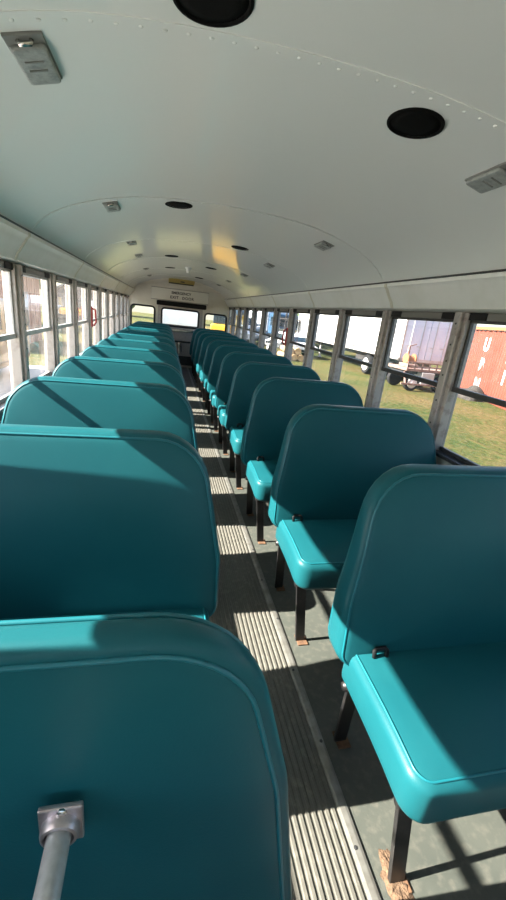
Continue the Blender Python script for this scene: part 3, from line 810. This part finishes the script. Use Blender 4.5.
truck((9.6, 50, GZ), .12, 'blue cabbed truck with pale box, farthest of the two trucks')
# forklift and straw coloured logs beside the trailer's nose
fk = empty('forklift', (9.6, 32.3, GZ), .2); tag(fk, 'grey forklift with round wheel near the nose of the white trailer', 'forklift')
bm = B(); box(bm, -.6, .6, -1.2, 1.0, .35, 1.1, .08); obj('body', bm, 'dwhite', fk)
bm = B()
for x in (-.5, .5):
    bar(bm, (x, -1.0, 1.1), (x, -.9, 2.3), .08, .08); bar(bm, (x, .7, 1.1), (x, .5, 2.3), .08, .08)
box(bm, -.58, .58, -1.0, .6, 2.28, 2.36, .02); obj('roll_cage', bm, 'under', fk)
bm = B()
for x in (-.35, .35): bar(bm, (x, 1.1, .1), (x, 1.1, 3.2), .1, .12)
for z in (.9, 2.0, 3.1): bar(bm, (-.35, 1.1, z), (.35, 1.1, z), .06, .06)
obj('mast', bm, 'under', fk)
for x in (-.55, .55):
    wheel('wheel', fk, (x, -.75, .35), .35, .25, -1 if x < 0 else 1); wheel('wheel', fk, (x, .65, .4), .4, .28, -1 if x < 0 else 1)
for k, (dx, dz) in enumerate([(0, .2), (.42, .2), (.84, .2), (.2, .56), (.63, .56)]):
    bm = B(); tube(bm, [(0, 0, 0), (0, .6, .005), (0, 1.2, 0), (0, 1.9, 0)], [.2, .21, .2, .19], 12)
    lg = obj('log', bm, 'log', None, 'auto'); lg.location = (7.1 + dx, 23.0 + .05 * k, GZ + dz); lg.rotation_euler.z = .04 * (k % 3 - 1) * 0
    tag(lg, 'straw coloured log in the stack %s, beyond the right windows' % ['at its left foot', 'at the middle of its foot', 'at its right foot', 'upper left', 'upper right'][k], 'log', 'logs stacked on the grass')
# yellow sign
ys = empty('yellow_sign', (6.9, 39.5, GZ), 0); tag(ys, 'yellow sign with dark mark on a post beyond the right windows', 'sign')
bm = B(); box(bm, -.55, .55, -.02, .02, .6, 2.2, .02); obj('board', bm, 'busyellow', ys)
bm = B(); q = Matrix.Rotation(PI / 2, 4, 'X'); q.translation = (0, -.02, 1.45); disc_stack(bm, [(.28, 0), (.28, .01)], 20, mtx=q); obj('dark_mark', bm, 'ink', ys)
bm = B(); bar(bm, (0, .04, 0), (0, .04, 2.1), .07, .07); obj('post', bm, 'under', ys)

# behind the rear door
rt = empty('semi_trailer', (-.4, 31, GZ)); tag(rt, 'white trailer standing crosswise behind the rear door window', 'trailer')
bm = B(); box(bm, 0, 3.3, 0, 2.5, 1.05, 2.35, .03); obj('box_body', bm, 'white', rt)
bm = B(); box(bm, .3, 3.0, .4, 2.1, .7, 1.05); obj('chassis', bm, 'under', rt)
for x in (.7, 2.6):
    w_ = wheel('wheel', rt, (x, .3, .5), .5, .3); w_.rotation_euler.z = PI / 2
yl = empty('yellow_loader', (3.4, 25, GZ), -.15); tag(yl, 'yellow loader seen through the right rear window', 'machine')
bm = B(); box(bm, -.75, .75, 0, 2.4, .75, 1.55, .1); obj('body', bm, 'busyellow', yl)
bm = B(); box(bm, -.65, .65, 1.1, 2.2, 1.55, 2.6, .06); obj('cab', bm, 'carglass', yl)
bm = B(); box(bm, -.72, .72, 1.0, 2.3, 2.58, 2.7, .03); obj('cab_roof', bm, 'busyellow', yl)
for x in (-.55, .55):
    bm = B(); bar(bm, (x, .6, 1.4), (x, -1.3, .6), .14, .2); obj('lift_arm', bm, 'busyellow', yl)
bm = B(); prof_ = [(-1.9, .1), (-1.2, .1), (-1.15, .85), (-1.25, .85), (-1.3, .22), (-1.9, .16)]
a = [bm.verts.new((-.95, y, z)) for y, z in prof_]; b = [bm.verts.new((.95, y, z)) for y, z in prof_]
for i in range(6): bm.faces.new((a[i], a[(i + 1) % 6], b[(i + 1) % 6], b[i]))
bm.faces.new(a[::-1]); bm.faces.new(b); obj('bucket', bm, 'busyellow', yl)
for y in (.35, 2.0):
    for x in (-.8, .8): wheel('wheel', yl, (x, y, .55), .55, .35, -1 if x < 0 else 1)

# left side: sheds, container and a tan bus nose
def shed(name, x0, x1, y0, y1, h, hr, m, label, gable='y', cat='shed'):
    e = empty(name, ((x0 + x1) / 2, (y0 + y1) / 2, GZ)); tag(e, label, cat)
    hx, hy = (x1 - x0) / 2, (y1 - y0) / 2
    bm = B(); box(bm, -hx, hx, -hy, hy, 0, h); w = obj('walls', bm, m, e)
    bm = B()
    k = int(2 * hy / .35)
    for i in range(k + 1): box(bm, hx, hx + .03, -hy + i * .35 - .04, -hy + i * .35 + .04, 0, h)
    k = int(2 * hx / .35)
    for i in range(k + 1): box(bm, -hx + i * .35 - .04, -hx + i * .35 + .04, -hy - .03, -hy, 0, h)
    obj('battens', bm, m, w)
    bm = B()
    if gable == 'y':
        pts = [(-hx, h), (hx, h), (0, h + hr)]
        prof(bm, pts, -hy, hy, True); obj('gable', bm, m, e)
        bm = B(); prof(bm, [(-hx - .25, h - .1), (0, h + hr), (hx + .25, h - .1), (hx + .25, h + .02), (0, h + hr + .13), (-hx - .25, h + .02)], -hy - .3, hy + .3, True)
    else:
        box(bm, -hx - .2, hx + .2, -hy - .2, hy + .2, h, h + .15)
    obj('roof', bm, 'roofgrey', e)
    bm = B(); box(bm, hx + .03, hx + .07, -.9, .5, 0, 2.2, .01); d = obj('shed_door', bm, 'greywood', e)
    bm = B(); box(bm, -.5, .3, -hy - .07, -hy - .03, 1.0, 2.0, .01); obj('shed_window', bm, 'carglass', e)
    return e
shed('shade_shed', -13.5, -6.0, 7.6, 13.5, 6.1, .0, 'barn', 'tall unseen rust red shed added on the left to shade the rear half of the bus', 'x')  # out of view, added to block the sun from the rear rows
shed('plank_shed', -11.5, -6.0, 17.5, 22.5, 2.9, .5, 'barn', 'rust brown plank shed seen through the dusty left windows')
shed('gabled_shed', -14.5, -9.6, 27.5, 33.5, 2.6, 1.6, 'dwhite', 'white gabled shed with dark roof edge beyond the left windows')
shed('grey_shed', -8.6, -5.0, 36, 42, 2.5, .9, 'greywood', 'low grey plank shed far back beyond the left windows')
tb = empty('tan_van', (-4.6, 10.4, GZ), .0); tag(tb, 'tan van with rounded bonnet parked close outside the left windows', 'van')
o = round_poly([Vector(p) for p in [(-2.2, .4), (2.4, .4), (2.4, 2.0), (-.7, 2.0), (-1.2, 1.45), (-2.2, 1.3)]], [.15, .15, .3, .25, .3, .35], 6)
bm = B(); pillow(bm, o, 1.8, .2, lambda u, v, w: Vector((w - .9, u, v)), 0, 0); obj('body', bm, 'tan', tb, True)
bm = B()
for y0 in (-.5, .5, 1.5):
    vs = [bm.verts.new((.905, y, z)) for y, z in ((y0, 1.35), (y0 + .8, 1.35), (y0 + .8, 1.85), (y0, 1.85))]; bm.faces.new(vs)
obj('glazing', bm, 'carglass', tb)
for y in (-1.5, 1.6):
    for x in (-.8, .8): wheel('wheel', tb, (x, y, .38), .38, .22, -1 if x < 0 else 1)
# distant tree belt
def tree(x, y, h, w, label):
    e = empty('tree', (x, y, GZ)); tag(e, label, 'tree', 'trees along the far field edge')
    bm = B(); tube(bm, [(0, 0, 0), (.1, 0, h * .3), (0, .1, h * .6)], [.25, .2, .1], 8); obj('trunk', bm, 'rustbar', e, True)
    bm = B()
    for k in range(16):
        p = Vector((random.uniform(-1, 1) * w, random.uniform(-1, 1) * w, h * random.uniform(.4, .95)))
        r = random.uniform(.35, .6) * w
        rr = bmesh.ops.create_icosphere(bm, subdivisions=2, radius=r)
        for v in rr['verts']: v.co = v.co * (1 + random.uniform(-.15, .15)) + p
    obj('crown', bm, 'leaf', e)
for k in range(9):
    tree(-44 + 11.5 * k + random.uniform(-1, 1), 72 + random.uniform(-4, 4), random.uniform(5, 7), 3.0, 'leafy tree on the field edge far behind the bus')

# ---------------------------------------------------------------- light
SUN_DIR = Vector((1, -.03, -.67)).normalized()
su = bpy.data.lights.new('sun', 'SUN'); su.energy = 17.5; su.angle = math.radians(.53); su.color = (1, .92, .8)
so = bpy.data.objects.new('sun', su); COL.objects.link(so); so.rotation_euler = SUN_DIR.to_track_quat('-Z', 'Y').to_euler(); so.location = (-12, 4, 12)
w = bpy.data.worlds.new('sky'); SC.world = w; w.use_nodes = True
nt = w.node_tree; bg = nt.nodes['Background']
sk = nt.nodes.new('ShaderNodeTexSky'); sk.sky_type = 'NISHITA'; sk.sun_disc = False
sk.sun_elevation = math.radians(35.5); sk.sun_rotation = math.radians(-90); sk.air_density = 1.0; sk.dust_density = 1.2; sk.ozone_density = 1.0
nt.links.new(sk.outputs[0], bg.inputs['Color']); bg.inputs['Strength'].default_value = 0.28

# ---------------------------------------------------------------- camera
f, pitch, yaw, roll = 399.48, .3224, .2398, .1132
cy, sy = math.cos(yaw), math.sin(yaw); cp, sp = math.cos(pitch), math.sin(pitch)
F = Vector((sy * cp, cy * cp, -sp)); R = Vector((cy, -sy, 0)); U = R.cross(F)
R2 = R * math.cos(roll) + U * math.sin(roll); U2 = -R * math.sin(roll) + U * math.cos(roll)
cam = bpy.data.cameras.new('camera'); cam.sensor_fit = 'HORIZONTAL'; cam.sensor_width = 36; cam.lens = f / 506 * 36; cam.clip_start = .02
co = bpy.data.objects.new('camera', cam); COL.objects.link(co)
mw = Matrix.Identity(4)
mw.col[0][:3] = R2; mw.col[1][:3] = U2; mw.col[2][:3] = -F; mw.col[3][:3] = (0, 0, 1.33)
co.matrix_world = mw
SC.camera = co
vs = SC.view_settings; vs.view_transform = 'Standard'; vs.look = 'None'; vs.gamma = 1; vs.use_curve_mapping = False; vs.exposure = 1.12
